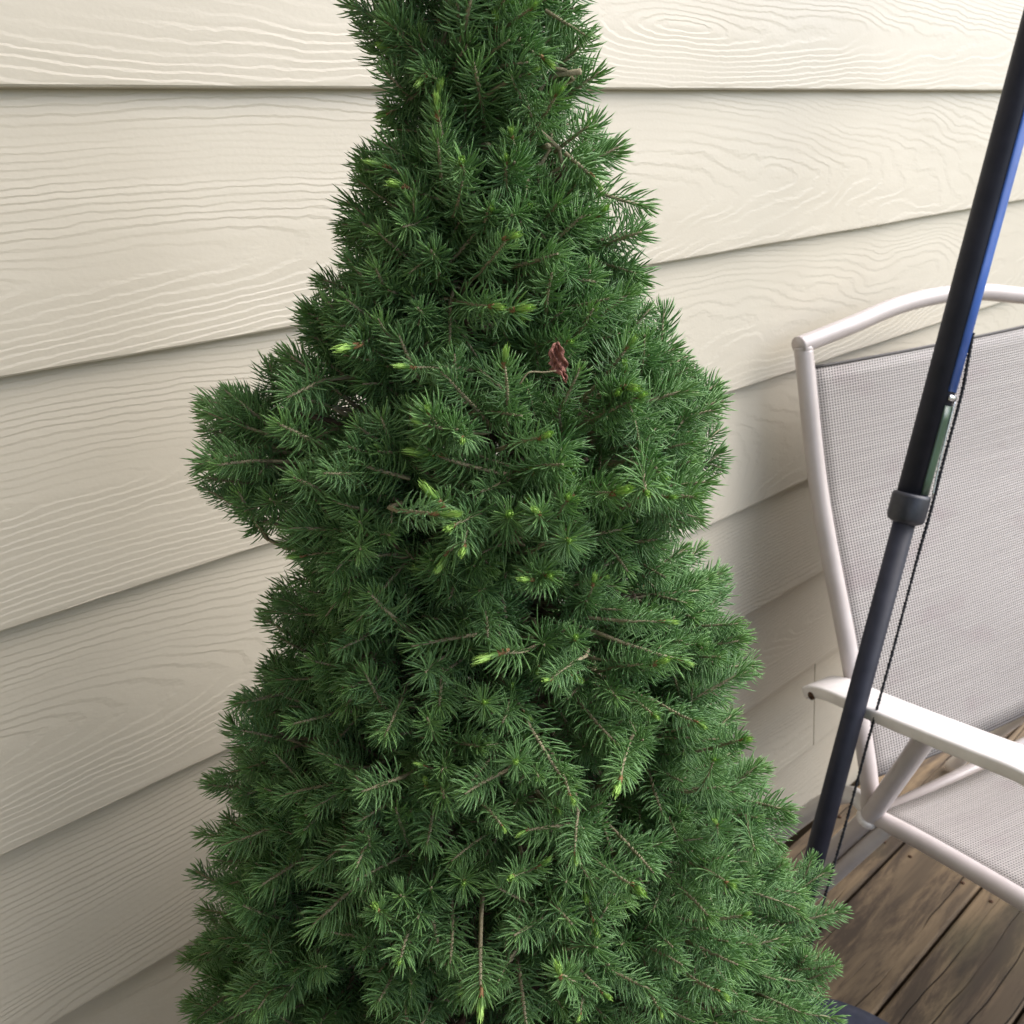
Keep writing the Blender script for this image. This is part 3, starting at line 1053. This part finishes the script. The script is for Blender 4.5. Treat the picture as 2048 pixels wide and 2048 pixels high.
# ------------------------------------------------------------------ leaning pole, its base
F0, Q0 = Vector((0.720, 0.440, 0.030)), Vector((1.084, 0.438, 1.151))
pdir = (Q0 - F0).normalized()
PL = (Q0 - F0).length
pole = thing('umbrella_pole', 'black telescoping umbrella pole leaning right in front of the patio chair', 'pole', F0)
pv = Vector((0, 0, EYE)) - (F0 + Q0) / 2
pr_cam = (pv - pdir * pv.dot(pdir)).normalized()        # the side that faces the deck's front
pr_side = pdir.cross(pr_cam).normalized()
if pr_side.dot(cx) < 0:
    pr_side = -pr_side
R_UP, R_LO = 0.0172, 0.0128


def along(t, side=0.0, front=0.0):
    return pdir * (t * PL) + pr_side * side + pr_cam * front


def polar(t, ang, r):
    return along(t, math.sin(ang) * r, math.cos(ang) * r)


T_COL0, T_COL1, T_CLIP = 0.640, 0.665, 0.765
tube('lower_tube', [along(0.0), along(T_COL1)], R_LO, MS['black'], pole, seg=28)
tube('upper_tube', [along(T_COL0 + 0.01), along(0.9), along(1.25), along(1.55)], R_UP, MS['black'], pole, seg=32)
col_prof = [(T_COL0 - 0.006, R_LO + 0.0012), (T_COL0 - 0.003, R_UP + 0.0030), (T_COL0, R_UP + 0.0040), (T_COL0 + 0.004, R_UP + 0.0045), (T_COL1 - 0.003, R_UP + 0.0045), (T_COL1, R_UP + 0.0034), (T_COL1 + 0.001, R_UP + 0.0008)]
tube('collar', [along(t) for t, r in col_prof], [r for t, r in col_prof], MS['plastic'], pole, seg=32)


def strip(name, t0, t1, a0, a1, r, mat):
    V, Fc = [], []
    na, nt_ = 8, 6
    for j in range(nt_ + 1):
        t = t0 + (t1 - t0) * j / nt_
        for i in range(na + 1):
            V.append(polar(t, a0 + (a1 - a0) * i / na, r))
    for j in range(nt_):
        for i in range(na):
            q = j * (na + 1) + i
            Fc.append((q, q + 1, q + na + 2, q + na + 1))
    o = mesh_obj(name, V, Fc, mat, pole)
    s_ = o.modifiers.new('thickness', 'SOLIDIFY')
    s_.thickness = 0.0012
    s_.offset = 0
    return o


strip('sky_reflection_strip', T_CLIP + 0.006, 1.5, R_(31), R_(105), R_UP + 0.0004, MS['blue'])  # painted stand-in for sky mirrored in the pole's right side
strip('tree_reflection_strip', T_COL1 + 0.002, T_CLIP - 0.008, R_(33), R_(105), R_UP + 0.0004, MS['green'])  # painted stand-in for trees mirrored lower on the pole
ck = tube('cord_clip', [polar(T_CLIP, a, R_UP + 0.0016) for a in np.linspace(R_(38), R_(112), 9)], 1.0, MS['steel'], pole, prof=[(0.0032, 0.0012), (-0.0032, 0.0012), (-0.0032, -0.0012), (0.0032, -0.0012)], up=pdir)
tube('steel_cable', smooth_path([along(T_CLIP, 0.0185, 0.004), along(0.73, 0.0192, 0.003), along(0.70, 0.0200, 0.002), along(T_COL1, 0.0225, 0.001)], 6), 0.0011, MS['steel'], pole, seg=6)
# two-strand twisted cord hanging beside the pole
cpts = smooth_path([along(0.83, 0.0185, 0.0), along(0.80, 0.0212, 0.0), along(0.77, 0.0236, 0.0), along(0.70, 0.0238, 0.0), along(0.648, 0.0246, 0.0), along(0.60, 0.0240, 0), along(0.5, 0.0247, 0), along(0.40, 0.0243, 0), along(0.30, 0.0246, 0), along(0.20, 0.0232, 0), along(0.06, 0.0215, 0)], 30)
V, Fc = [], []
for st in (0, 1):
    pth = []
    acc = 0
    for i, p in enumerate(cpts):
        if i:
            acc += (cpts[i] - cpts[i - 1]).length
        an = acc / 0.0105 * 2 * math.pi + st * math.pi
        pth.append(p + (pr_side * math.cos(an) + pr_cam * math.sin(an)) * 0.0011)
    tv, tf = tube_data(pth, 0.00125, seg=6)
    b = len(V)
    V += tv
    Fc += [tuple(b + j for j in ff) for ff in tf]
mesh_obj('cord', V, Fc, MS['cord'], pole)

base = thing('umbrella_stand', 'round navy umbrella stand on the deck at the lower edge beside the spruce', 'umbrella stand', (0.70, 0.33, 0))
lathe('base_disc', [(0.001, 0.0), (0.186, 0.0), (0.192, 0.004), (0.193, 0.016), (0.188, 0.026), (0.17, 0.030), (0.10, 0.034), (0.001, 0.036)], MS['navy'], base, 96)
so = tube('socket', [Vector((0.020, 0.110, 0.02)), Vector((0.020, 0.110, 0.02)) + pdir * 0.09], 0.019, MS['plastic'], base, seg=24)
